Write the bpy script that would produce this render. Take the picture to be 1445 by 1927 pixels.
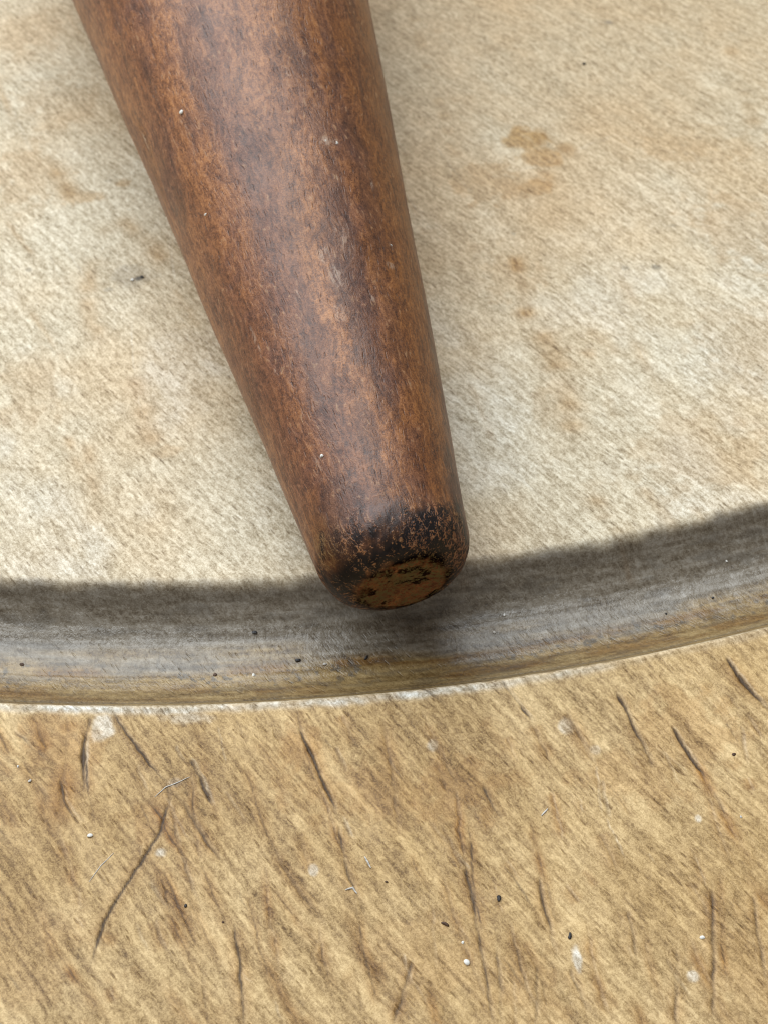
import bpy, math, random
import numpy as np
from mathutils import Matrix, Vector

for o in list(bpy.data.objects):
    bpy.data.objects.remove(o, do_unlink=True)
scene = bpy.context.scene
col = scene.collection
random.seed(7)
rng = np.random.default_rng(7)
MM = 0.001

# ---------------------------------------------------------------- camera
PW, PH, FPX = 1445.0, 1927.0, 2900.0          # photograph size, focal length in its pixels
ELEV, DIST = math.radians(52.0), 130.0        # looking down 52 degrees from 130 mm
FW = np.array([0, math.cos(ELEV), -math.sin(ELEV)])
UP = np.array([0, math.sin(ELEV), math.cos(ELEV)])
RT = np.array([1.0, 0, 0])
CAM = -FW * DIST
cd = bpy.data.cameras.new('camera')
cam = bpy.data.objects.new('camera', cd)
col.objects.link(cam)
cam.location = Vector(CAM * MM)
cam.rotation_euler = (math.pi / 2 - ELEV, 0, 0)
cd.sensor_fit = 'VERTICAL'
cd.sensor_height = 36.0
cd.sensor_width = 27.0
cd.lens = 36.0 * FPX / PH
cd.clip_start = 0.005
cd.clip_end = 50
cd.dof.use_dof = True
cd.dof.focus_distance = 0.115
cd.dof.aperture_fstop = 75
scene.camera = cam
scene.cycles.filter_width = 1.0

# ---------------------------------------------------------------- light
scene.view_settings.view_transform = 'Standard'
scene.view_settings.look = 'None'
scene.view_settings.gamma = 1
scene.view_settings.exposure = 0
w = bpy.data.worlds.new('World')
scene.world = w
w.use_nodes = True
w.node_tree.nodes['Background'].inputs[0].default_value = (1.0, 0.93, 0.84, 1)
w.node_tree.nodes['Background'].inputs[1].default_value = 0.25


def area(name, pos, target, size, size_y, power, color):
    l = bpy.data.lights.new(name, 'AREA')
    l.shape = 'RECTANGLE'
    l.size, l.size_y = size, size_y
    l.energy = power
    l.color = color
    o = bpy.data.objects.new(name, l)
    col.objects.link(o)
    o.location = pos
    o.rotation_euler = (Vector(target) - Vector(pos)).to_track_quat('-Z', 'Y').to_euler()
    return o


# daylight through a window, beyond and to the left of the board
area('window_light', (-0.37, 0.42, 0.93), (0, 0.0, 0), 1.45, 1.25, 22.5, (0.90, 0.96, 1.0))

# ---------------------------------------------------------------- geometry of the place (mm)
BC = np.array([-20.25, 162.3])                # centre of the round board
R_IN, R_OUT = 169.7, 181.2                    # edges of the turned groove
R_EDGE, THICK = 224.0, 20.0
HAX = np.array([-0.2527, 0.960, 0.1203])
HAX /= np.linalg.norm(HAX)                    # axis of the handle, tip to thick end
H0 = np.array([-0.05, -5.71, 6.43]) - HAX * 6.1
HSL = 0.1204                                  # growth of the handle's radius along its axis
HR0 = 6.5 - 6.1 * HSL
HX = np.array([HAX[1], -HAX[0], 0.0])
HX /= np.linalg.norm(HX)
HY = np.cross(HAX, HX)


def ray(px, py):
    return FW + (px - PW / 2) / FPX * RT - (py - PH / 2) / FPX * UP


def at(px, py, z=0.0):
    """photo pixel to the board's plane, in mm"""
    d = ray(px, py)
    t = (z - CAM[2]) / d[2]
    return CAM + d * t


def hat(px, py):
    """photo pixel to (s along the handle, angle) on the handle's cone"""
    d = ray(px, py)
    best = None
    for t in np.linspace(70, 200, 2600):
        q = CAM + d * t - H0
        s = q @ HAX
        rad = math.hypot(q @ HX, q @ HY)
        if rad < HR0 + HSL * s:
            return s, math.atan2(q @ HY, q @ HX)
        if best is None or rad - (HR0 + HSL * s) < best[0]:
            best = (rad - (HR0 + HSL * s), s, math.atan2(q @ HY, q @ HX))
    return best[1], best[2]


def vnoise(x, y, seed=0):
    r = np.random.default_rng(seed)
    T = r.random((256, 256))
    xi = np.floor(x).astype(int); yi = np.floor(y).astype(int)
    fx = x - xi; fy = y - yi
    fx = fx * fx * (3 - 2 * fx); fy = fy * fy * (3 - 2 * fy)
    g = lambda a, b: T[a & 255, b & 255]
    return (g(xi, yi) * (1 - fx) + g(xi + 1, yi) * fx) * (1 - fy) + (g(xi, yi + 1) * (1 - fx) + g(xi + 1, yi + 1) * fx) * fy


def fbm(x, y, seed=0, oct=4):
    a = 0; amp = 0.5; tot = 0
    for k in range(oct):
        a = a + amp * vnoise(x * 2 ** k + 17.3 * k, y * 2 ** k - 9.1 * k, seed + k)
        tot += amp; amp *= 0.55
    return a / tot


def smooth(e0, e1, x):
    t = np.clip((x - e0) / (e1 - e0), 0, 1)
    return t * t * (3 - 2 * t)


# radial profile of the board, smoothed so that the lips are rounded
_pr = np.arange(0, R_EDGE + 2, 0.02)
_u = (_pr - (R_IN + R_OUT) / 2) / ((R_OUT - R_IN) / 2)
_pz = np.where(np.abs(_u) < 1, -3.3 * (1 - np.abs(_u) ** 2.5), 0.0)


def _blur(z, sig):
    k = np.arange(-int(4 * sig / 0.02), int(4 * sig / 0.02) + 1) * 0.02
    g = np.exp(-k * k / (2 * sig * sig)); g /= g.sum()
    zp = np.pad(z, len(k) // 2, mode='edge')
    return np.convolve(zp, g, mode='valid')


_za, _zb = _blur(_pz, 0.34), _blur(_pz, 0.14)
_m = smooth(-0.2, 0.4, _u)
_pz = _za * (1 - _m) + _zb * _m
_pz = _pz - 0.16 * np.exp(-((_pr - (R_OUT - 1.05)) / 0.16) ** 2)        # tool line just inside the outer lip
_pz = _pz + 0.10 * np.exp(-((_pr - (R_OUT + 0.25)) / 0.22) ** 2)        # raised outer lip
_pz = _pz - np.where(_pr > R_OUT + 1, (_pr - R_OUT - 1) * 0.035, 0)     # the rim falls away slightly
_q = np.clip(_pr - (R_EDGE - 5), 0, 5)
_pz = _pz - (5 - np.sqrt(np.maximum(25 - _q * _q, 0)))                  # rounded outer edge


def prof(r):
    return np.interp(r, _pr, _pz)


# ---------------------------------------------------------------- material helper
class NT:
    def __init__(self, name):
        self.m = bpy.data.materials.new(name)
        self.m.use_nodes = True
        self.t = self.m.node_tree
        self.b = self.t.nodes['Principled BSDF']
        self.tc = self.t.nodes.new('ShaderNodeTexCoord').outputs['Object']

    def _in(self, sock, v):
        if hasattr(v, 'is_linked') or isinstance(v, bpy.types.NodeSocket):
            self.t.links.new(v, sock)
        elif isinstance(v, (tuple, list)) and len(v) == 3 and sock.type == 'RGBA':
            sock.default_value = (*v, 1)
        else:
            sock.default_value = v

    def math(self, op, a, b=0.0, clamp=False):
        n = self.t.nodes.new('ShaderNodeMath'); n.operation = op; n.use_clamp = clamp
        self._in(n.inputs[0], a); self._in(n.inputs[1], b)
        return n.outputs[0]

    def vmul(self, v, s):
        n = self.t.nodes.new('ShaderNodeVectorMath'); n.operation = 'MULTIPLY'
        self._in(n.inputs[0], v); n.inputs[1].default_value = s
        return n.outputs[0]

    def vadd(self, v, s):
        n = self.t.nodes.new('ShaderNodeVectorMath'); n.operation = 'ADD'
        self._in(n.inputs[0], v); self._in(n.inputs[1], s)
        return n.outputs[0]

    def rotz(self, v, ang):
        n = self.t.nodes.new('ShaderNodeVectorRotate'); n.rotation_type = 'Z_AXIS'
        self._in(n.inputs['Vector'], v); n.inputs['Angle'].default_value = ang
        return n.outputs[0]

    def noise(self, v, scale, detail=3.0, rough=0.55, dist=0.0):
        n = self.t.nodes.new('ShaderNodeTexNoise')
        self._in(n.inputs['Vector'], v)
        n.inputs['Scale'].default_value = scale; n.inputs['Detail'].default_value = detail
        n.inputs['Roughness'].default_value = rough; n.inputs['Distortion'].default_value = dist
        return n.outputs['Fac']

    def voro(self, v, scale, feature='F1', rnd=1.0):
        n = self.t.nodes.new('ShaderNodeTexVoronoi'); n.feature = feature
        self._in(n.inputs['Vector'], v)
        n.inputs['Scale'].default_value = scale; n.inputs['Randomness'].default_value = rnd
        return n.outputs['Distance']

    def ramp(self, v, lo, hi, a=0.0, b=1.0):
        n = self.t.nodes.new('ShaderNodeMapRange'); n.interpolation_type = 'SMOOTHSTEP'
        self._in(n.inputs['Value'], v)
        n.inputs['From Min'].default_value = lo; n.inputs['From Max'].default_value = hi
        n.inputs['To Min'].default_value = a; n.inputs['To Max'].default_value = b
        return n.outputs[0]

    def mix(self, f, a, b, mode='MIX'):
        n = self.t.nodes.new('ShaderNodeMix'); n.data_type = 'RGBA'; n.blend_type = mode
        self._in(n.inputs[0], f); self._in(n.inputs[6], a); self._in(n.inputs[7], b)
        return n.outputs[2]

    def sig(self, v, lo, hi):
        return self.ramp(v, lo, hi, -1.0, 1.0)

    def wsum(self, base, *terms):
        r = base
        for v, wt in terms:
            r = self.math('ADD', r, self.math('MULTIPLY', v, wt))
        return r

    def tone(self, c, k, pw=(1.0, 1.15, 1.4)):
        """scale a colour by k; darker grain turns warmer, lighter grain creamier"""
        k = self.math('MAXIMUM', k, 0.08)
        n = self.t.nodes.new('ShaderNodeCombineColor')
        for i in range(3): self._in(n.inputs[i], self.math('POWER', k, pw[i]))
        return self.mix(1.0, c, n.outputs[0], 'MULTIPLY')

    def attr(self, name):
        n = self.t.nodes.new('ShaderNodeAttribute'); n.attribute_name = name
        return n.outputs['Fac']

    def bump(self, h, strength, dist, normal=None):
        n = self.t.nodes.new('ShaderNodeBump')
        n.inputs['Strength'].default_value = strength; n.inputs['Distance'].default_value = dist
        self._in(n.inputs['Height'], h)
        if normal is not None: self._in(n.inputs['Normal'], normal)
        return n.outputs[0]

    def out(self, **kw):
        for k, v in kw.items():
            self._in(self.b.inputs[k.replace('_', ' ')], v)
        return self.m


def board_material():
    n = NT('worn_beech')
    jig = n.t.nodes.new('ShaderNodeTexNoise'); n._in(jig.inputs['Vector'], n.tc)
    jig.inputs['Scale'].default_value = 90; jig.inputs['Detail'].default_value = 2
    p = n.vadd(n.tc, n.vmul(jig.outputs['Color'], (0.0014, 0.0014, 0.0)))
    g = n.rotz(p, math.radians(50))           # x runs along the grain
    zone_g, zone_r = n.attr('groove'), n.attr('rim')
    cut, stain, pale, grime_shade = n.attr('cut'), n.attr('stain'), n.attr('pale'), n.attr('grime_shade')
    gtan, gstr = n.attr('gtan'), n.attr('gstreak')
    low = n.noise(n.tc, 45, 4, 0.6)
    mid = n.noise(n.vmul(g, (0.5, 1.2, 1.0)), 420, 5, 0.65)
    fine = n.noise(n.vmul(g, (0.5, 1.0, 0.8)), 3000, 3, 0.6, 0.5)
    grit = n.noise(n.tc, 4300, 2, 0.5, 1.6)
    rip = n.noise(n.vmul(g, (0.24, 1.0, 0.3)), 3400, 1, 0.5, 0.15)      # aligned torn fibres
    long1 = n.noise(n.vmul(g, (0.045, 1.0, 0.6)), 700, 4, 0.65)          # long growth lines
    long2 = n.noise(n.vmul(g, (0.03, 1.0, 0.6)), 2200, 2, 0.5)
    steep = n.noise(n.vmul(n.rotz(p, math.radians(70)), (0.12, 1.0, 0.5)), 480, 3, 0.6)   # rubbed streaks beside the knife cuts
    v1 = n.voro(n.vmul(g, (0.19, 1.0, 0.15)), 2700)
    fl1 = n.ramp(v1, 0.24, 0.10)
    v2 = n.voro(n.vadd(n.vmul(g, (0.13, 1.0, 0.5)), (0.3, 0.7, 0.1)), 1500)
    fl2 = n.ramp(v2, 0.17, 0.05)
    patch = n.ramp(n.noise(n.tc, 190, 3, 0.6), 0.34, 0.58, 0.40, 1.0)
    ng = n.math('SUBTRACT', 1.0, n.math('MULTIPLY', zone_g, 0.85))
    # heart colour: disc greyed by washing, rim oiled and honey-tan
    disc = n.mix(n.ramp(low, 0.35, 0.66), (0.60, 0.52, 0.375), (0.59, 0.46, 0.29))
    rim = n.mix(n.ramp(low, 0.32, 0.68), (0.42, 0.272, 0.112), (0.525, 0.368, 0.176))
    grv = n.mix(gtan, (0.20, 0.170, 0.130), (0.25, 0.168, 0.07))
    c = n.mix(zone_r, disc, rim)
    c = n.mix(zone_g, c, grv)
    c = n.mix(n.math('MULTIPLY', pale, n.ramp(mid, 0.3, 0.6, 0.45, 0.9)), c, (0.70, 0.68, 0.61))
    k = n.wsum(1.0, (n.sig(grit, 0.40, 0.60), 0.16), (n.sig(fine, 0.37, 0.63), 0.15), (n.sig(steep, 0.36, 0.64), n.math('MULTIPLY', zone_r, 0.12)), (n.sig(long1, 0.35, 0.65), n.wsum(0.05, (zone_r, 0.08))),
               (n.sig(long2, 0.35, 0.65), n.wsum(0.06, (zone_r, 0.07))), (n.sig(mid, 0.34, 0.66), 0.05), (n.sig(rip, 0.36, 0.64), n.math('MULTIPLY', ng, n.wsum(0.12, (zone_r, -0.02)))),
               (gstr, n.math('MULTIPLY', zone_g, 0.30)))
    c = n.tone(c, k)
    c = n.mix(n.math('MULTIPLY', stain, n.ramp(mid, 0.25, 0.6, 0.6, 1.0)), c, n.mix(1.0, c, (0.66, 0.47, 0.25), 'MULTIPLY'))
    pore = n.wsum(0.0, (n.math('MULTIPLY', fl1, patch), 0.50), (fl2, 0.18))
    c = n.mix(n.math('MULTIPLY', pore, ng, True), c, n.mix(1.0, c, (0.30, 0.21, 0.13), 'MULTIPLY'))
    c = n.mix(grime_shade, c, (0.075, 0.066, 0.055))
    c = n.mix(cut, c, (0.050, 0.027, 0.011))
    rough = n.math('SUBTRACT', n.ramp(mid, 0.3, 0.7, 0.60, 0.48), n.math('MULTIPLY', zone_g, 0.23))
    h = n.wsum(0.0, (fine, 0.7), (grit, 0.35), (mid, 0.25), (rip, n.math('MULTIPLY', ng, 0.5)), (pore, -0.9), (long1, n.math('MULTIPLY', zone_r, 0.4)))
    return n.out(Base_Color=c, Roughness=rough, Normal=n.bump(h, 0.65, 0.00012), Specular_IOR_Level=n.wsum(0.38, (zone_g, 0.35)))


def handle_material():
    n = NT('dark_stained_wood')
    jig = n.t.nodes.new('ShaderNodeTexNoise'); n._in(jig.inputs['Vector'], n.tc)
    jig.inputs['Scale'].default_value = 140; jig.inputs['Detail'].default_value = 2
    p = n.vadd(n.tc, n.vmul(jig.outputs['Color'], (0.0022, 0.0022, 0.0)))
    black, worn, dark, orange, scuff = (n.attr(a) for a in ('black', 'worn', 'dark', 'orange', 'scuff'))
    band = n.noise(n.vmul(p, (1.0, 1.0, 0.07)), 230, 4, 0.6)
    fib = n.noise(n.vmul(p, (1.0, 1.0, 0.10)), 1700, 4, 0.65)
    mot = n.noise(n.tc, 300, 5, 0.65)
    fine = n.noise(n.vmul(p, (1.0, 1.0, 0.36)), 3200, 3, 0.6, 0.6)
    grit = n.noise(n.tc, 4300, 2, 0.5, 1.6)
    v1 = n.voro(n.vmul(p, (1.0, 1.0, 0.16)), 3000)
    pore = n.ramp(v1, 0.25, 0.08)
    c = n.mix(n.ramp(band, 0.36, 0.64), (0.180, 0.064, 0.025), (0.32, 0.126, 0.042))
    c = n.mix(n.ramp(mot, 0.42, 0.66, 0.0, 0.40), c, (0.115, 0.045, 0.034))
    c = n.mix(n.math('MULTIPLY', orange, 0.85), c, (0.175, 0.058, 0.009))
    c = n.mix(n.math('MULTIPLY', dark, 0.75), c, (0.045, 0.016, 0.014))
    k = n.wsum(1.0, (n.sig(grit, 0.40, 0.60), 0.24), (n.sig(fine, 0.37, 0.63), 0.26), (n.sig(fib, 0.35, 0.65), 0.22))
    c = n.tone(c, k, (1.0, 1.2, 1.3))
    c = n.mix(n.math('MULTIPLY', pore, 0.42), c, (0.035, 0.014, 0.010))
    fl = n.math('MULTIPLY', n.ramp(fine, 0.60, 0.70), n.ramp(mot, 0.40, 0.55))
    c = n.mix(n.math('MULTIPLY', fl, 0.5), c, (0.46, 0.28, 0.15))                # pale raised fibres
    crack = n.math('ADD', n.math('MULTIPLY', grit, 0.35), n.math('ADD', n.math('MULTIPLY', fine, 0.45), n.math('MULTIPLY', mot, 0.35)))
    bk = n.math('MULTIPLY', black, n.ramp(crack, 0.67, 0.58, 0.10, 1.0), True)
    wk = n.math('MULTIPLY', worn, n.ramp(crack, 0.52, 0.64), True)
    c = n.mix(n.math('MULTIPLY', wk, 0.92), c, (0.125, 0.105, 0.038))
    c = n.mix(bk, c, (0.005, 0.003, 0.004))
    c = n.mix(n.math('MULTIPLY', scuff, n.ramp(fine, 0.42, 0.62)), c, (0.62, 0.52, 0.42))
    rough = n.wsum(n.ramp(mot, 0.3, 0.7, 0.41, 0.53), (worn, 0.25))
    h = n.wsum(0.0, (fine, 0.8), (fib, 0.6), (grit, 0.45), (pore, -0.5), (bk, -0.5))
    return n.out(Base_Color=c, Roughness=rough, Normal=n.bump(h, 0.5, 0.00010), Specular_IOR_Level=n.wsum(0.7, (worn, -0.5), (bk, -0.25)))


def plain(name, c, rough=0.6, spread=0.35):
    n = NT(name)
    f = n.noise(n.tc, 2500, 3, 0.6)
    cc = n.mix(n.ramp(f, 0.35, 0.65), tuple(v * (1 - spread) for v in c), c)
    return n.out(Base_Color=cc, Roughness=rough, Normal=n.bump(f, 0.5, 0.0001))


# ---------------------------------------------------------------- mesh helpers
def grid_mesh(name, P, mat, attrs, closed_cols=False):
    """P: rows x cols x 3 in mm"""
    R, Cn = P.shape[:2]
    me = bpy.data.meshes.new(name)
    V = (P.reshape(-1, 3) * MM).astype(np.float32)
    idx = np.arange(R * Cn).reshape(R, Cn)
    if closed_cols:
        idx = np.concatenate([idx, idx[:, :1]], 1)
    q = np.stack([idx[:-1, :-1], idx[:-1, 1:], idx[1:, 1:], idx[1:, :-1]], -1).reshape(-1, 4)
    nf = len(q)
    me.vertices.add(len(V)); me.vertices.foreach_set('co', V.ravel())
    me.loops.add(nf * 4); me.loops.foreach_set('vertex_index', q.ravel().astype(np.int32))
    me.polygons.add(nf)
    me.polygons.foreach_set('loop_start', np.arange(0, nf * 4, 4, dtype=np.int32))
    me.update(calc_edges=True)
    me.polygons.foreach_set('use_smooth', np.ones(nf, dtype=bool))
    for k, a in attrs.items():
        t = me.attributes.new(k, 'FLOAT', 'POINT')
        t.data.foreach_set('value', np.ascontiguousarray(a, dtype=np.float32).ravel())
    me.materials.append(mat)
    o = bpy.data.objects.new(name, me)
    col.objects.link(o)
    return o


def tag(o, label, cat, group=None):
    o['label'] = label; o['category'] = cat
    if group: o['group'] = group
    return o


# ---------------------------------------------------------------- the board
def build_board():
    th = np.concatenate([np.arange(-math.pi, -0.36, 0.04), np.arange(-0.36, -0.13, 0.0028),
                         np.arange(-0.13, 0.36, 0.0006), np.arange(0.36, 0.84, 0.0028),
                         np.arange(0.84, math.pi - 0.03, 0.04)])
    rr = np.concatenate([np.array([0.01]), np.arange(4, 78, 4.0), np.arange(78, 128, 0.32), np.arange(128, 164, 0.2),
                         np.arange(164, 184, 0.12), np.arange(184, 209, 0.115), np.arange(209, R_EDGE, 0.5), [R_EDGE - 0.02]])
    TH, RR = np.meshgrid(th, rr)
    X = BC[0] + RR * np.sin(TH)
    Y = BC[1] - RR * np.cos(TH)
    Z = prof(RR)
    shp = X.shape
    A = {k: np.zeros(shp) for k in ('cut', 'stain', 'pale', 'grime_shade')}
    wob = fbm(X * 0.35, Y * 0.35, 3, 4) - 0.5
    A['groove'] = smooth(R_IN - 0.7, R_IN + 0.5, RR + wob * 1.1) * (1 - smooth(R_OUT - 0.35, R_OUT + 0.05, RR + wob * 0.3))
    A['rim'] = smooth(R_OUT - 0.4, R_OUT + 0.4, RR)
    # uneven surface
    disc = 1 - smooth(R_IN - 1, R_IN, RR)
    Z += (fbm(X * 0.08, Y * 0.08, 11, 3) - 0.5) * 0.10 * disc + (fbm(X * 0.10, Y * 0.10, 12, 3) - 0.5) * 0.35 * A['rim']
    Z += (fbm(X * 0.9, Y * 0.9, 13, 3) - 0.5) * (0.03 * disc + 0.09 * A['rim'])
    inG = smooth(R_IN + 0.3, R_IN + 1.2, RR) * (1 - smooth(R_OUT - 0.6, R_OUT, RR))
    Z += inG * (fbm(RR * 1.9, TH * 9, 14, 3) - 0.5) * 0.12          # lathe lines left in the groove
    Z += inG * (fbm(X * 0.8, Y * 0.8, 15, 3) - 0.5) * 0.10

    def seg_apply(pts, width, depth, dark, pale=0.0, stain=0.0, plane=0.0, taper=(0.12, 0.3), seed=0):
        P = np.array([at(x, y, plane)[:2] for x, y in pts])
        pad = width * 6 + 1
        lo, hi = P.min(0) - pad, P.max(0) + pad
        msk = (X > lo[0]) & (X < hi[0]) & (Y > lo[1]) & (Y < hi[1])
        if not msk.any(): return
        x, y = X[msk], Y[msk]
        width *= 0.50; depth *= 0.24; pale *= 0.5
        j = 0.16
        x = x + (fbm(x * 1.1, y * 1.1, 50 + seed, 3) - 0.5) * 2 * j
        y = y + (fbm(x * 1.1, y * 1.1, 90 + seed, 3) - 0.5) * 2 * j
        L = np.r_[0, np.cumsum(np.hypot(*(P[1:] - P[:-1]).T))]
        best = np.full(x.shape, 1e9); par = np.zeros(x.shape); side = np.zeros(x.shape)
        for i in range(len(P) - 1):
            a, b = P[i], P[i + 1]; d = b - a; l2 = d @ d
            t = np.clip(((x - a[0]) * d[0] + (y - a[1]) * d[1]) / l2, 0, 1)
            ex, ey = x - a[0] - t * d[0], y - a[1] - t * d[1]
            dd = np.hypot(ex, ey)
            m = dd < best
            best[m] = dd[m]; par[m] = (L[i] + t * math.sqrt(l2))[m] / L[-1]
            side[m] = (np.sign(d[0] * ey - d[1] * ex) * dd)[m]
        wv = smooth(0, taper[0], par) * (1 - smooth(1 - taper[1], 1, par))
        wv = wv * (0.35 + 1.1 * vnoise(par * L[-1] * 0.8, par * 0 + seed, 200 + seed))
        ww = width * (0.55 + 0.45 * wv)
        k = np.exp(-(best / ww) ** 2) * wv
        Z[msk] -= depth * k
        A['cut'][msk] = np.maximum(A['cut'][msk], np.clip(dark * np.exp(-(best / (ww * 0.9)) ** 2) * wv * 1.6, 0, .95))
        if pale:
            e = np.exp(-((side - width * 1.7) / (width * 0.9)) ** 2) * wv
            A['pale'][msk] = np.maximum(A['pale'][msk], np.clip(pale * e, 0, 1)); Z[msk] += depth * 0.15 * e
        if stain:
            A['stain'][msk] = np.maximum(A['stain'][msk], np.clip(stain * np.exp(-(best / (width * 6)) ** 2) * wv, 0, 1))

    # knife cuts in the rim: points along each, width, depth, darkness, burr, stain
    cuts = [
        ([(212, 1338), (262, 1412), (318, 1478)], .20, .42, .75, .35, .3), ([(318, 1478), (372, 1552), (436, 1645)], .22, .25, .40, .25, .45),
        ([(322, 1500), (296, 1570), (245, 1645), (195, 1725), (160, 1835)], .22, .42, .85, .15, .3),
        ([(172, 1345), (158, 1395), (156, 1440), (160, 1500)], .34, .55, .85, .8, .3), ([(112, 1458), (118, 1500), (152, 1552)], .28, .5, .8, .6, .4),
        ([(128, 1340), (126, 1420), (104, 1590)], .42, .2, .15, .0, .8),
        ([(356, 1425), (378, 1462), (402, 1525)], .26, .4, .65, .65, .2), ([(560, 1362), (590, 1428), (628, 1515), (634, 1545)], .26, .5, .9, .2, .65),
        ([(634, 1545), (655, 1640), (692, 1730)], .22, .3, .45, .1, .4), ([(438, 1730), (450, 1800), (460, 1940)], .26, .35, .6, .1, .5),
        ([(940, 1275), (972, 1318), (1005, 1362)], .2, .38, .6, .3, .2), ([(1155, 1295), (1195, 1372), (1234, 1450)], .26, .45, .7, .3, .4),
        ([(1262, 1362), (1300, 1420), (1334, 1470)], .26, .5, .85, .45, .5), ([(1360, 1232), (1405, 1290), (1460, 1350)], .26, .5, .75, .5, .4),
        ([(905, 1475), (925, 1505), (948, 1545)], .24, .4, .8, .1, .5), ([(872, 1610), (893, 1705), (918, 1850), (930, 1940)], .24, .35, .55, .1, .45),
        ([(1012, 1630), (1024, 1700), (1055, 1810)], .22, .3, .45, .15, .4), ([(1343, 1660), (1343, 1780), (1346, 1940)], .24, .35, .5, .1, .5),
        ([(1012, 1800), (1010, 1940)], .24, .3, .5, .1, .5), ([(1072, 1810), (1112, 1905)], .24, .3, .5, .1, .4),
        ([(778, 1790), (748, 1890), (735, 1945)], .24, .3, .45, .1, .5), ([(1178, 1700), (1204, 1810)], .2, .25, .4, .1, .3),
        ([(1275, 1770), (1274, 1945)], .22, .28, .42, .1, .4), ([(720, 1345), (735, 1440), (752, 1590)], .26, .2, .25, .1, .6),
        ([(775, 1275), (800, 1300), (838, 1330)], .18, .3, .55, .3, .1), ([(1418, 1660), (1430, 1760), (1450, 1860)], .22, .3, .45, .1, .4),
        ([(1000, 1360), (1040, 1440)], .2, .2, .3, .1, .5), ([(1330, 1460), (1385, 1560)], .2, .2, .35, .1, .4), ([(820, 1430), (845, 1500)], .3, .15, .15, .0, .8),
        ([(1130, 1560), (1165, 1640)], .2, .18, .25, .1, .4), ([(560, 1560), (590, 1650)], .2, .15, .2, .1, .5), ([(935, 1740), (945, 1940)], .2, .25, .35, .1, .3),
        ([(60, 1340), (95, 1430)], .3, .2, .2, .1, .8), ([(1060, 1330), (1120, 1440)], .24, .2, .25, .2, .5), ([(640, 1345), (672, 1410)], .2, .25, .3, .2, .6),
    ]
    for i, (p, wd, dp, dk, pl, st) in enumerate(cuts):
        seg_apply(p, wd, dp, dk, pl, st, seed=i)
    for i in range(46):                                             # long hairline cuts
        x, y = random.uniform(-40, 1480), random.uniform(1330, 1850)
        a = math.radians(random.gauss(72, 9)); l = random.uniform(120, 340)
        seg_apply([(x, y), (x + l * .5 * math.cos(a + .06), y + l * .5 * math.sin(a + .06)), (x + l * math.cos(a), y + l * math.sin(a))],
                  random.uniform(.12, .18), random.uniform(.08, .2), random.uniform(.15, .45), random.choice([0, .15, .3]), random.uniform(.4, .8), taper=(.3, .4), seed=500 + i)
    for i in range(110):                                            # small nicks all over the rim
        x, y = random.uniform(-60, 1500), random.uniform(1330, 1990)
        a = math.radians(random.gauss(62, 12)); l = random.uniform(25, 110)
        seg_apply([(x, y), (x + l * math.cos(a), y + l * math.sin(a))], random.uniform(.09, .2), random.uniform(.05, .16),
                  random.uniform(.05, .35), random.choice([0, 0, .2, .4]), random.choice([0, .3, .5]), seed=i)
    # old scratches and stains on the washed disc
    for i, (p, wd, dp, dk, pl, st) in enumerate([
        ([(770, 0), (800, 120), (858, 290), (872, 360)], .5, .04, .05, 0, .55), ([(815, 20), (850, 160), (880, 260)], .5, .03, .03, 0, .45),
        ([(1368, 70), (1392, 150), (1425, 260)], .5, .04, .05, 0, .5), ([(965, 470), (985, 560), (992, 620)], .35, .05, .1, 0, .7),
        ([(1000, 600), (1040, 670), (1066, 730), (1082, 850)], .45, .04, .03, 0, .6), ([(88, 300), (118, 345), (150, 385)], .4, .03, .0, 0, .75),
        ([(242, 600), (252, 700), (272, 820)], .16, .03, 0, .45, 0), ([(252, 700), (275, 800), (300, 850)], .35, .02, 0, 0, .45),
        ([(960, 330), (1030, 310), (1110, 275), (1180, 250)], .35, .03, 0, .55, 0), ([(990, 240), (1040, 265), (1090, 300)], .5, .03, .05, 0, .7),
        ([(930, 370), (1000, 345), (1070, 315)], .6, .02, 0, 0, .6), ([(1095, 305), (1140, 305), (1180, 290)], .5, .02, .02, 0, .6),
        ([(205, 480), (172, 500), (163, 560), (172, 610), (220, 650)], .3, .02, 0, 0, .45), ([(170, 440), (235, 420), (290, 465), (320, 510)], .32, .02, 0, 0, .45),
        ([(1250, 200), (1330, 260), (1445, 300)], .8, .0, 0, 0, .5), ([(840, 150), (900, 190), (945, 240)], .6, .0, 0, 0, .4),
        ([(1110, 900), (1120, 940), (1135, 985)], .35, .03, 0, 0, .5), ([(20, 200), (60, 300)], .25, .02, 0, .4, 0), ([(165, 820), (185, 1000)], .25, .02, 0, 0, .4),
    ]):
        seg_apply(p, wd, dp, dk, pl, st, taper=(.15, .2), seed=300 + i)
    for i in range(70):
        x, y = random.uniform(-80, 1500), random.uniform(0, 1050)
        a = math.radians(random.gauss(60, 14)); l = random.uniform(40, 150)
        seg_apply([(x, y), (x + l * math.cos(a), y + l * math.sin(a))], random.uniform(.08, .25), random.uniform(.01, .05),
                  random.choice([0, 0, .08]), random.choice([0, .25, .4]), random.choice([0, .25, .45]), seed=i)

    def blob(px, py, rx, ry, amt, key, ang=0.0, seed=0, rag=0.9):
        c = at(px, py)
        cx, cy = math.cos(ang), math.sin(ang)
        msk = (np.abs(X - c[0]) < max(rx, ry) * 2.4) & (np.abs(Y - c[1]) < max(rx, ry) * 2.4)
        if not msk.any(): return
        dx, dy = X[msk] - c[0], Y[msk] - c[1]
        u, v = (dx * cx + dy * cy) / rx, (-dx * cy + dy * cx) / ry
        d = np.hypot(u, v) + (fbm(X[msk] * 0.8, Y[msk] * 0.8, 400 + seed, 4) - 0.5) * 2 * rag
        A[key][msk] = np.maximum(A[key][msk], amt * (1 - smooth(0.55, 1.15, d)))

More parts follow.
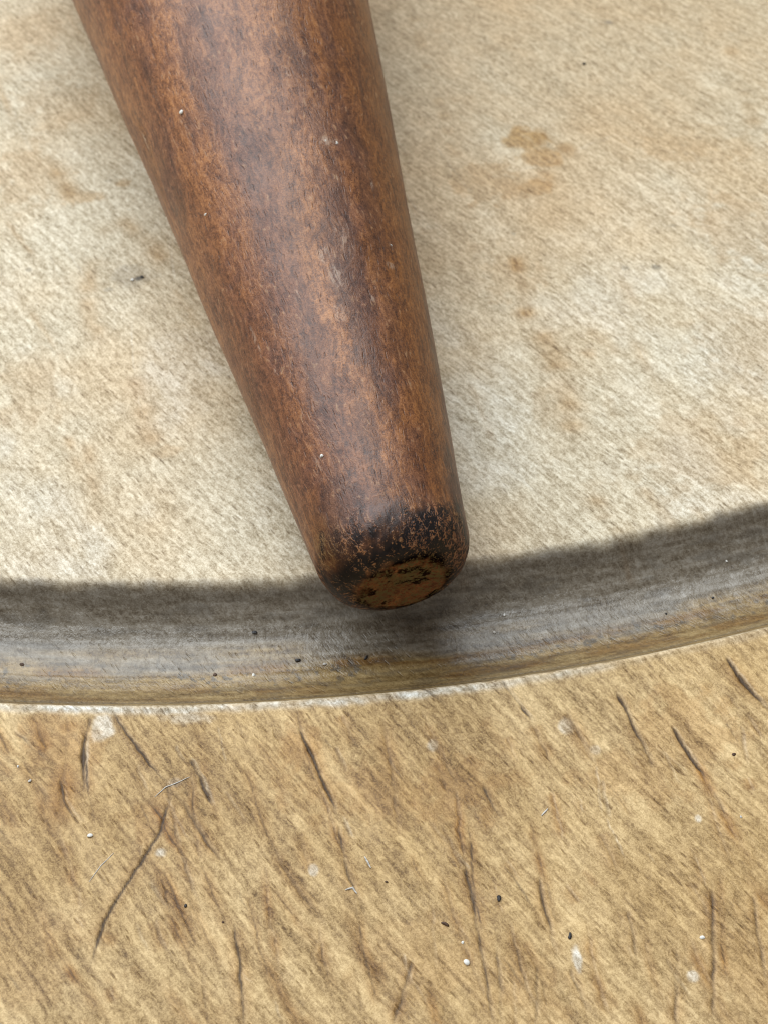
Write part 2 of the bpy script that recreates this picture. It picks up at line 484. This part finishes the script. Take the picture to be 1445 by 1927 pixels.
    for i, b in enumerate([(985, 262, 2.9, 2.2, 1.0), (1020, 295, 2.8, 1.7, .85), (1005, 352, 2.2, 1.6, .8), (920, 345, 4.5, 3.4, .6),
                           (1130, 180, 6, 4, .35), (1300, 270, 7, 3.5, .5), (1400, 430, 6, 6, .45), (1250, 90, 8, 6, .35), (900, 90, 7, 5, .25),
                           (835, 470, 5, 5, .35), (960, 520, 4, 3, .35), (1300, 860, 6, 5, .3), (880, 180, 4, 3, .35), (60, 330, 4, 5, .35),
                           (155, 370, 1.8, 1.2, .6), (232, 345, .7, .5, .6), (120, 190, 5, 5, .3), (40, 60, 6, 5, .25), (60, 720, 3, 5, .25), (320, 850, 1.6, .8, .4),
                           (1060, 760, 3, 3, .3), (1400, 650, 5, 5, .25)]):
        blob(*b, 'stain', seed=i, rag=.45 if i < 3 else .9)
    for i, b in enumerate([(110, 1390, 3.2, 2.2, .5), (560, 1400, 1.6, 2.4, .55), (700, 1480, 6, 3, .4), (1290, 1370, 4, 4, .4), (870, 1480, 4, 3, .45),
                           (300, 1530, 3, 2.2, .4), (1180, 1450, 5, 3, .35), (1400, 1830, 4, 4, .3), (60, 1800, 5, 4, .25), (1000, 1850, 3, 3, .35), (800, 1800, 5, 3, .25)]):
        blob(*b, 'stain', seed=60 + i)
    for i, b in enumerate([(250, 520, 2.3, 1.6, .28), (262, 524, .6, .4, .9), (205, 340, .4, .3, .3), (1145, 42, .45, .4, .55), (55, 508, .3, .3, .4),
                           (965, 440, .3, .25, .4), (1232, 503, .5, .3, .5), (1175, 505, .4, .3, .3), (1265, 425, .5, .3, .35), (205, 545, .5, .3, .35)]):
        blob(*b, 'grime_shade', seed=100 + i, rag=.5)
    for i, b in enumerate([(1088, 1795, .35, 1.3, .8), (330, 1470, .5, .4, .4), (190, 1370, .9, 1.6, .65), (300, 1600, .5, .4, .6), (1065, 1362, .6, .7, .5), (590, 1630, .4, .5, .6),
                           (1305, 1828, .4, .4, .6), (815, 1400, .5, .6, .5), (350, 1350, 2, .7, .5), (1315, 1535, .3, .4, .5), (820, 1920, .3, .3, .4), (1120, 1410, .5, .5, .3)]):
        blob(*b, 'pale', seed=140 + i, rag=.6)
    # pale patches of the disc towards the groove, warmer tone far right
    a0 = fbm(X * 0.11, Y * 0.11, 21, 4)
    A['pale'] = np.maximum(A['pale'], disc * 0.32 * smooth(0.36, 0.66, a0) * smooth(120, 150, RR))
    A['stain'] = np.maximum(A['stain'], disc * 0.46 * (1 - smooth(112, 146, RR + 40 * (a0 - .5))) * smooth(-0.02, 0.22, TH))
    # white highlight of the outer lip painted pale in stretches, grime along the groove
    lip = np.exp(-((RR - R_OUT - 0.34 - 0.5 * (fbm(TH * 120, RR * .3, 39, 3) - .5)) / 0.36) ** 2)
    lv = fbm(TH * 55, RR * 0.2, 31, 3)
    A['pale'] = np.maximum(A['pale'], lip * (0.5 + 0.5 * smooth(0.38, 0.6, lv)) * (1 - 0.75 * smooth(0.155, 0.22, TH)))
    gl = fbm(TH * 14, RR * 1.3, 33, 4)
    A['grime_shade'] = np.maximum(A['grime_shade'], 0.22 * np.exp(-((RR - R_IN - 0.5) / 0.75) ** 2) * smooth(0.3, 0.6, gl))  # shade of the inner wall put into the colour at the groove's edge
    A['grime_shade'] = np.maximum(A['grime_shade'], 0.35 * inG * smooth(0.54, 0.74, fbm(TH * 60, RR * 1.6, 35, 4)))
    A['stain'] = np.maximum(A['stain'], 0.75 * np.exp(-((RR - R_OUT + 2.4) / 1.0) ** 2) * smooth(0.44, 0.66, fbm(TH * 40, RR * 0.9, 37, 4)))
    A['grime_shade'] = np.maximum(A['grime_shade'], 0.5 * np.exp(-((RR - R_OUT + 1.05) / 0.22) ** 2))

    Z += lip * (fbm(TH * 170, RR * 0.8, 45, 3) - 0.5) * 0.28             # nicked lip
    dirt = smooth(0.60, 0.70, fbm(X * 2.2, Y * 2.2, 46, 3)) * smooth(0.42, 0.6, fbm(TH * 30, RR * .4, 47, 3))
    gq = (RR - R_IN) / (R_OUT - R_IN)
    A['grime_shade'] = np.maximum(A['grime_shade'], 0.75 * dirt * np.exp(-((gq - 0.62) / 0.16) ** 2))
    A['stain'] = np.maximum(A['stain'], 0.9 * np.exp(-((gq - 0.58 - .1 * (fbm(TH * 12, RR * 0, 48, 2) - .5)) / 0.045) ** 2) * smooth(0.4, 0.55, fbm(TH * 35, RR * .5, 49, 3)))
    gu = (RR - R_IN) / (R_OUT - R_IN)
    A['gtan'] = smooth(0.40, 0.66, gu + (fbm(TH * 18, RR * .7, 41, 4) - .5) * 0.5)
    st = 0.5 * fbm(TH * 26, RR * 2.6, 43, 3) + 0.5 * fbm(TH * 110, RR * 4.2, 44, 2)
    A['gstreak'] = np.clip((st - .5) * 5, -1, 1)
    P = np.stack([X, Y, Z], -1)
    root = bpy.data.objects.new('wooden_board', None)
    col.objects.link(root)
    root.location = (BC[0] * MM, BC[1] * MM, -THICK * MM)
    tag(root, 'round pale beech board with a turned groove and knife-scarred tan rim', 'board')
    mat = board_material()
    i1 = int(np.searchsorted(rr, R_IN - 0.6)); i2 = int(np.searchsorted(rr, R_OUT - 0.2))
    off = np.array([BC[0], BC[1], -THICK])
    # rim continues down the outer side and under the board
    edge = P[-1]
    th1 = th
    extra = []
    for r_, z_ in ((R_EDGE, -5.6), (R_EDGE, -THICK + 3), (R_EDGE - 1, -THICK + 0.8), (R_EDGE - 3, -THICK), (R_EDGE * .5, -THICK), (0.01, -THICK)):
        extra.append(np.stack([BC[0] + r_ * np.sin(th1), BC[1] - r_ * np.cos(th1), np.full_like(th1, z_)], -1))
    extra = np.array(extra)
    for nm, a, b, lab in (('cutting_surface', 0, i1 + 1, 'pale washed flat disc inside the groove'), ('groove', i1, i2 + 1, 'grey-brown grimy turned groove'),
                          ('rim', i2, len(rr), 'tan outer rim scored with knife cuts')):
        Q = P[a:b] - off
        At = {k: v[a:b] for k, v in A.items()}
        if nm == 'rim':
            Q = np.concatenate([Q, extra - off], 0)
            At = {k: np.concatenate([v, np.full((len(extra), len(th)), 1.0 if k == 'rim' else 0.0)], 0) for k, v in At.items()}
        o = grid_mesh(nm, Q, mat, At, closed_cols=True)
        o.parent = root
        o['label'] = lab
    return th, rr, Z


TH_, RR_, ZZ_ = build_board()


def board_z(x, y):
    r = math.hypot(x - BC[0], y - BC[1]); t = math.atan2(x - BC[0], BC[1] - y)
    i = int(np.clip(np.searchsorted(RR_, r), 0, len(RR_) - 1)); j = int(np.clip(np.searchsorted(TH_, t), 0, len(TH_) - 1))
    return float(ZZ_[max(i - 1, 0):i + 1, max(j - 1, 0):j + 1].mean())


def on_board(px, py):
    z = 0.0
    for _ in range(12):
        p = at(px, py, z); z = board_z(p[0], p[1])
    return np.array([p[0], p[1], z])


# ---------------------------------------------------------------- the handle
H_LEN = 104.0
H_ROUND = 2.5                                  # rounding between the end face and the side


def handle_profile():
    """(s, r) from the middle of the end face round the edge and up the side"""
    face = HR0 - 2.6
    pts = [(0.0 + 0.10 * (1 - (r / face) ** 2) - 0.10, r) for r in np.arange(0.02, face, 0.11)]
    n = 34
    for k in range(n + 1):
        a = k / n * math.pi / 2
        # soft superelliptic corner
        s = 3.9 * (1 - math.cos(a) ** 0.97)
        r = face + (HR0 + HSL * 3.9 - face) * math.sin(a) ** 0.97
        pts.append((s, r))
    for s in np.arange(4.06, 78, 0.16): pts.append((s, HR0 + HSL * s))
    for s in np.arange(78, H_LEN - 7, 1.0): pts.append((s, HR0 + HSL * s))
    rb = HR0 + HSL * (H_LEN - 7)
    for k in range(1, 13):
        a = k / 12 * math.pi / 2
        pts.append((H_LEN - 7 + 7 * math.sin(a), max(rb - 7 + 7 * math.cos(a), 0.02)))
    pts.append((H_LEN, 0.02))
    return np.array(pts)


def build_handle():
    pr = handle_profile()
    M = 420
    # rings start underneath the handle, where local +y points down
    ph = math.pi / 2 + np.arange(M) / M * 2 * math.pi
    S = np.repeat(pr[:, :1], M, 1); Rr = np.repeat(pr[:, 1:], M, 1)
    arc = np.r_[0, np.cumsum(np.hypot(*(pr[1:] - pr[:-1]).T))]
    ARC = np.repeat(arc[:, None], M, 1)
    PHI = np.repeat(ph[None], len(pr), 0)
    cx, sy = np.cos(PHI), np.sin(PHI)
    C1, S1 = cx * 3, sy * 3
    n2 = lambda f1, f2, seed, o=4: 0.5 * (fbm(cx * Rr * f1 + 31, S * f2 + sy * Rr * f1 * .6, seed, o) + fbm(sy * Rr * f1 - 12, S * f2 - cx * Rr * f1 * .6, seed + 40, o))
    U = lambda phi0: ((PHI - phi0 + math.pi) % (2 * math.pi) - math.pi) * Rr       # mm round the handle from angle phi0
    # shape: slight flats and dents, worn edge
    bump = (n2(.10, .05, 1, 3) - .5) * 0.5 + (n2(.8, .35, 5, 3) - .5) * 0.10
    wear = (n2(.5, .5, 9, 3) - .5) * 0.55 * np.exp(-((S - 1.0) / 2.0) ** 2)
    under = smooth(0.6, 1.0, sy) * smooth(2, 5, S)                                  # stays straight where it lies on the board
    RD = Rr + (bump + wear) * np.clip(Rr / 3, 0, 1) * (1 - under)
    A = {k: np.zeros(S.shape) for k in ('black', 'worn', 'dark', 'orange', 'scuff')}
    fa = HR0 - 2.6
    nz, nz2 = n2(.55, .45, 21), n2(1.3, 1.0, 23)
    # blackened edge ring, running up the upper side unevenly; bare olive-brown end grain in the middle
    d = ARC - fa                                                                   # mm past the face, along the surface
    top = 1 - smooth(-0.9, 0.2, sy)
    A['black'] = smooth(-0.1, 0.9, d + (nz2 - .5) * 3.8) * (1 - smooth(1.9, 5.4, d - 1.4 * top + (nz - .5) * 11))
    A['black'] = np.maximum(A['black'], 0.9 * smooth(.53, .60, nz2) * (1 - smooth(-0.6, 0.4, d)))
    A['black'] = np.maximum(A['black'], smooth(0.1, 1.0, d + (nz2 - .5) * 3.8) * (1 - smooth(1.2, 3.0, d + (nz2 - .5) * 7)))
    A['worn'] = 1.0 * (1 - smooth(0.3, 1.4, d + (nz - .5) * 2.0))
    left = np.exp(-((U(math.radians(205))) / 1.8) ** 2)
    A['black'] *= 1 - 0.7 * left * smooth(.35, .5, nz2) * smooth(0.8, 1.8, S)
    A['worn'] = np.maximum(A['worn'], 0.55 * left * np.exp(-((S - 2.0) / 2.2) ** 2) * smooth(.4, .55, nz2))
    A['worn'] = np.maximum(A['worn'], 0.5 * left * np.exp(-((S - 3.0) / 2.0) ** 2))
    A['orange'] = np.maximum(A['orange'], 0.85 * left * np.exp(-((S - 3.0) / 3.5) ** 2))
    A['worn'] = np.maximum(A['worn'], 0.35 * smooth(.55, .66, nz2) * np.exp(-((d - 3) / 3) ** 2))

    def blob(px, py, ls, lu, amt, key, seed=0, rag=1.0):
        s0, p0 = hat(px, py)
        dd = np.hypot((S - s0) / ls, U(p0) / lu) + (n2(.9, .5, 60 + seed) - .5) * 2.2 * rag
        A[key] = np.maximum(A[key], amt * (0.6 if key == 'scuff' else 1.0) * (1 - smooth(0.5, 1.2, dd)))

    # right flank's shade painted orange and dark; redder stain at thick end, dark runs
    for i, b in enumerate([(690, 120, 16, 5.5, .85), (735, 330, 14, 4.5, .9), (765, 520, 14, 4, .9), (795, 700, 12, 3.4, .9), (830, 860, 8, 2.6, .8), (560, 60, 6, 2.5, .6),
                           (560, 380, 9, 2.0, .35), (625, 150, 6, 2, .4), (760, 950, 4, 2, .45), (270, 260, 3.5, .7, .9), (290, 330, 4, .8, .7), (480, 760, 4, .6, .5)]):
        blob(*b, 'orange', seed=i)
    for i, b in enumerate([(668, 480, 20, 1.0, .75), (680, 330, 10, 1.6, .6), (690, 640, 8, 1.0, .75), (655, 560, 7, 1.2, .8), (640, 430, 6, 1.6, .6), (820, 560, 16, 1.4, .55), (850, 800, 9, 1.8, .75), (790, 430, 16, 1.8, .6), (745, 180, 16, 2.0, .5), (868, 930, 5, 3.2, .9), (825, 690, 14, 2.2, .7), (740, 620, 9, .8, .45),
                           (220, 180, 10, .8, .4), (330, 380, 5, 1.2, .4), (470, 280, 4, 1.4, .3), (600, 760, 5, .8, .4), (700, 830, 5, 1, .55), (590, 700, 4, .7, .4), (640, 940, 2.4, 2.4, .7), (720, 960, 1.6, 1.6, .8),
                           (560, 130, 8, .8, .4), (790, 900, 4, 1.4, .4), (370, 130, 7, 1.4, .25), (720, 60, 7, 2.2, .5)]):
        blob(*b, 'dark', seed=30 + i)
    for i, b in enumerate([(272, 265, 1.6, .25, .9), (620, 268, .5, .8, .7), (540, 135, .5, .3, .7), (700, 350, .9, .18, .7), (610, 480, .8, .5, .6), (635, 520, 1.2, .8, .45), (650, 455, 2, .8, .3), (735, 465, .4, .25, .6),
                           (560, 555, .5, .3, .5), (700, 560, .35, .3, .5), (520, 700, .3, .2, .6), (480, 640, 1.5, .2, .5), (600, 880, 1.0, .3, .4), (735, 500, .3, .5, .5), (640, 590, .9, .4, .4), (345, 240, 1, .6, .35)]):
        blob(*b, 'scuff', seed=70 + i, rag=.6)
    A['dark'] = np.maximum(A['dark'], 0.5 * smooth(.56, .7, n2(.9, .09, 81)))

    P = np.stack([RD * cx, RD * sy, S], -1)
    root = bpy.data.objects.new('tapered_wooden_rod', None)
    col.objects.link(root)
    m = Matrix(((HX[0], HY[0], HAX[0], 0), (HX[1], HY[1], HAX[1], 0), (HX[2], HY[2], HAX[2], 0), (0, 0, 0, 1)))
    root.matrix_world = Matrix.Translation(Vector(H0 * MM)) @ m
    tag(root, 'tapered reddish-brown turned wooden rod with a worn blackened rounded tip over the groove', 'wooden rod')
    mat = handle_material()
    cutrow = int(np.searchsorted(arc, fa + 7.0))
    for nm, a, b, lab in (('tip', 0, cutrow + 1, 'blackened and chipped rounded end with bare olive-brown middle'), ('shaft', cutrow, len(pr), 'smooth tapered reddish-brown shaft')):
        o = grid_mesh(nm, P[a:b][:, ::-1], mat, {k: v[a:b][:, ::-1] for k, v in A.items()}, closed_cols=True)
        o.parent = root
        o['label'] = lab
    return pr


build_handle()

# ---------------------------------------------------------------- crumbs, specks and lint
M_WHITE = plain('white_crumb', (0.86, 0.85, 0.80), 0.5, 0.12)
M_BLACK = plain('black_speck', (0.02, 0.018, 0.02), 0.5)
M_BROWN = plain('brown_speck', (0.10, 0.05, 0.025), 0.6)
M_LINT = plain('grey_lint', (0.66, 0.63, 0.58), 0.8, 0.2)


def pebble(name, pos, size, mat, seed, normal=(0, 0, 1), sink=0.5, flat=0.6, stretch=1.0, ang=0.0):
    """an irregular grain: a subdivided icosahedron pushed about"""
    import bmesh
    r = random.Random(seed)
    bm = bmesh.new()
    bmesh.ops.create_icosphere(bm, subdivisions=2, radius=1.0)
    size *= 0.58
    lump = [(Vector((r.gauss(0, 1), r.gauss(0, 1), r.gauss(0, 1))).normalized(), r.uniform(-.75, .5)) for _ in range(9)]
    for v in bm.verts:
        n = v.co.normalized()
        k = 1 + sum(a * max(0, n.dot(d)) ** 3 for d, a in lump)
        v.co = Vector((n.x * k * stretch, n.y * k, n.z * k * flat)) * (size * 0.5 * MM)
    me = bpy.data.meshes.new(name)
    bm.to_mesh(me); bm.free()
    me.polygons.foreach_set('use_smooth', [r.random() < .5] * len(me.polygons))
    me.materials.append(mat)
    o = bpy.data.objects.new(name, me)
    col.objects.link(o)
    n = Vector(normal).normalized()
    o.location = (Vector(pos) + n * size * 0.5 * flat * (1 - sink)) * MM
    q = n.to_track_quat('Z', 'Y')
    o.rotation_mode = 'QUATERNION'
    o.rotation_quaternion = q @ Matrix.Rotation(ang, 3, 'Z').to_quaternion()
    return o


G = 'crumbs scattered on the board'
for i, (x, y, s, m, st, a, lab) in enumerate([
    (878, 1810, .62, M_WHITE, 1.1, 1.2, 'brightest white crumb on the scarred rim, between two long cuts'),
    (1322, 1765, .55, M_WHITE, 1.3, -.3, 'white crumb on the rim just beside a long straight knife cut'),
    (170, 1573, .6, M_WHITE, 1.2, .4, 'white crumb on the rim at the end of a short dark gouge'),
    (35, 1443, .36, M_WHITE, 1.0, .4, 'tiny white crumb on the rim beside the twin dark gouges'),
    (57, 1470, .48, M_LINT, 1.2, 1.4, 'pale flake on the rim next to a tiny white crumb'),
    (870, 1774, .34, M_WHITE, 1.1, 1.4, 'faint small pale crumb just behind the brightest white crumb'),
    (1393, 1537, .34, M_LINT, 1.1, .8, 'small grey-white crumb alone on the plain tan part of the rim'),
    (478, 1270, .42, M_WHITE, 1.1, .3, 'round white crumb low in the groove against its outer slope'),
    (1366, 1057, .30, M_WHITE, 1.0, .3, 'tiny white crumb high on the shaded inner wall of the groove'),
    (948, 1158, .32, M_WHITE, 1.4, 1.5, 'tiny upright white crumb in the groove just past the rod tip'),
    (930, 1190, .42, M_LINT, 1.5, 1.2, 'pale grey flake in the middle of the groove past the tip'),
    (612, 1250, .40, M_LINT, 1.5, .2, 'pale curled flake in the groove below the rod tip'),
    (250, 527, .55, M_WHITE, 1.1, .8, 'white crumb on the washed disc touching a dark smudge'),
]):
    tag(pebble('crumb', on_board(x, y), s, m, 100 + i, stretch=st, ang=a), lab, 'crumb', G)
G2 = 'dark specks scattered on the board'
for i, (x, y, s, m, st, a, lab) in enumerate([
    (937, 1690, .62, M_BLACK, 1.3, 1.3, 'largest black speck on the rim with a spidery outline'),
    (1071, 1761, .50, M_BLACK, 1.9, 1.5, 'narrow black speck on the rim above a chalky scuff'),
    (836, 1739, .50, M_BROWN, 1.8, -.4, 'dark brown sliver on the rim beside the long cut'),
    (350, 1705, .36, M_BLACK, 1.0, 0, 'small round black speck alone on the rim by the curved cut'),
    (727, 1660, .32, M_BROWN, 1.2, 0, 'small brown speck in the middle of the rim'),
    (1380, 1420, .45, M_BROWN, 1.3, .4, 'brown speck on the rim beside the paired deep cuts'),
    (420, 1735, .32, M_BROWN, 1.1, .4, 'reddish-brown speck at the start of the forked cut'),
    (480, 1191, .52, M_BLACK, 1.9, 0, 'dark flat speck in the groove among the shiny lathe lines'),
    (42, 1250, .50, M_BROWN, 1.3, 0, 'brown grain caught in the groove among no others'),
    (405, 1270, .55, M_BROWN, 1.3, .7, 'brown grain in the groove beside the round white crumb'),
    (690, 1238, .60, M_BLACK, 1.6, .9, 'black crooked bit of dirt in the groove below the tip'),
    (560, 1243, .50, M_BLACK, 1.5, 0, 'small black grain among the dirt in the groove below the tip'),
    (1252, 1155, .36, M_BLACK, 1.0, 0, 'round black grain high on the outer slope of the groove'),
    (1340, 1125, .40, M_BLACK, 1.3, .5, 'black grain in the groove on a brown streak'),
    (268, 522, .60, M_BLACK, 2.2, -.6, 'dark sliver touching the white crumb on the washed disc'),
    (1097, 121, .85, M_BLACK, 1.1, 0, 'blurred dark speck on the warm stained part of the disc'),
]):
    tag(pebble('speck', on_board(x, y), s, m, 200 + i, stretch=st, ang=a), lab, 'speck', G2)


def on_handle(px, py):
    s, p = hat(px, py)
    r = HR0 + HSL * s
    n = HX * math.cos(p) + HY * math.sin(p) - HAX * HSL
    return H0 + HAX * s + (HX * math.cos(p) + HY * math.sin(p)) * r, n


for i, (x, y, s, st, lab) in enumerate([
    (607, 858, .55, 1.4, 'white crumb stuck on the rod just above its blackened tip'),
    (343, 211, .60, 1.0, 'round white crumb on the greyish flank of the rod near its thick end'),
    (388, 403, .42, 1.5, 'slim white crumb on the pale flank of the rod, midway'),
    (614, 266, .38, 1.2, 'smaller of two whitish crumbs side by side on the rod'),
    (633, 270, .58, 1.2, 'larger of two whitish crumbs side by side on the rod'),
    (735, 462, .36, 1.2, 'tiny tan crumb on the dark reddish flank of the rod'),
]):
    p, n = on_handle(x, y)
    tag(pebble('crumb', p, s, M_WHITE if i < 3 else M_LINT, 300 + i, normal=n, stretch=st, ang=1.2), lab, 'crumb', 'crumbs stuck on the rod')


def fibre(name, pts, rad, mat, label):
    """a thin hair of lint lying along the surface"""
    P = [on_board(*p) for p in pts]
    V, F = [], []
    K = 6
    sub = []
    for a, b in zip(P[:-1], P[1:]):
        for t in np.linspace(0, 1, 6, endpoint=False): sub.append(a + (b - a) * t)
    sub.append(P[-1])
    sub = [np.array([q[0], q[1], board_z(q[0], q[1]) + rad * (0.2 + 0.7 * math.sin(i * 0.7) ** 2)]) for i, q in enumerate(sub)]
    for i, q in enumerate(sub):
        d = sub[min(i + 1, len(sub) - 1)] - sub[max(i - 1, 0)]
        d /= np.linalg.norm(d)
        sx = np.cross(d, [0, 0, 1]); sx /= np.linalg.norm(sx); up = np.cross(sx, d)
        rr_ = rad * (0.35 + 0.65 * math.sin(math.pi * (i + .5) / len(sub)))
        for k in range(K):
            a = k / K * 2 * math.pi
            V.append(tuple((q + (sx * math.cos(a) + up * math.sin(a)) * rr_) * MM))
    for i in range(len(sub) - 1):
        for k in range(K):
            F.append((i * K + k, i * K + (k + 1) % K, (i + 1) * K + (k + 1) % K, (i + 1) * K + k))
    F.append(tuple(range(K - 1, -1, -1))); F.append(tuple((len(sub) - 1) * K + k for k in range(K)))
    me = bpy.data.meshes.new(name)
    me.from_pydata(V, [], F)
    me.materials.append(mat)
    o = bpy.data.objects.new(name, me)
    col.objects.link(o)
    return tag(o, label, 'lint', 'lint on the board')


fibre('lint', [(292, 1500), (312, 1482), (335, 1473), (358, 1462)], .05, M_LINT, 'pale lint fibre lying across the crossing of two long cuts')
fibre('lint', [(168, 1660), (190, 1630), (215, 1605)], .035, M_LINT, 'faint pale lint fibre on the rim beside the dark curved cut')
fibre('lint', [(686, 1612), (692, 1622), (698, 1634)], .075, M_LINT, 'short thick white lint sliver in the middle of the rim')
fibre('lint', [(1018, 1535), (1030, 1522)], .07, M_LINT, 'very short pale lint sliver on the plain tan rim')
fibre('lint', [(650, 1675), (664, 1671), (672, 1682)], .08, M_LINT, 'pale hooked lint fibre lying over a thin faint cut')
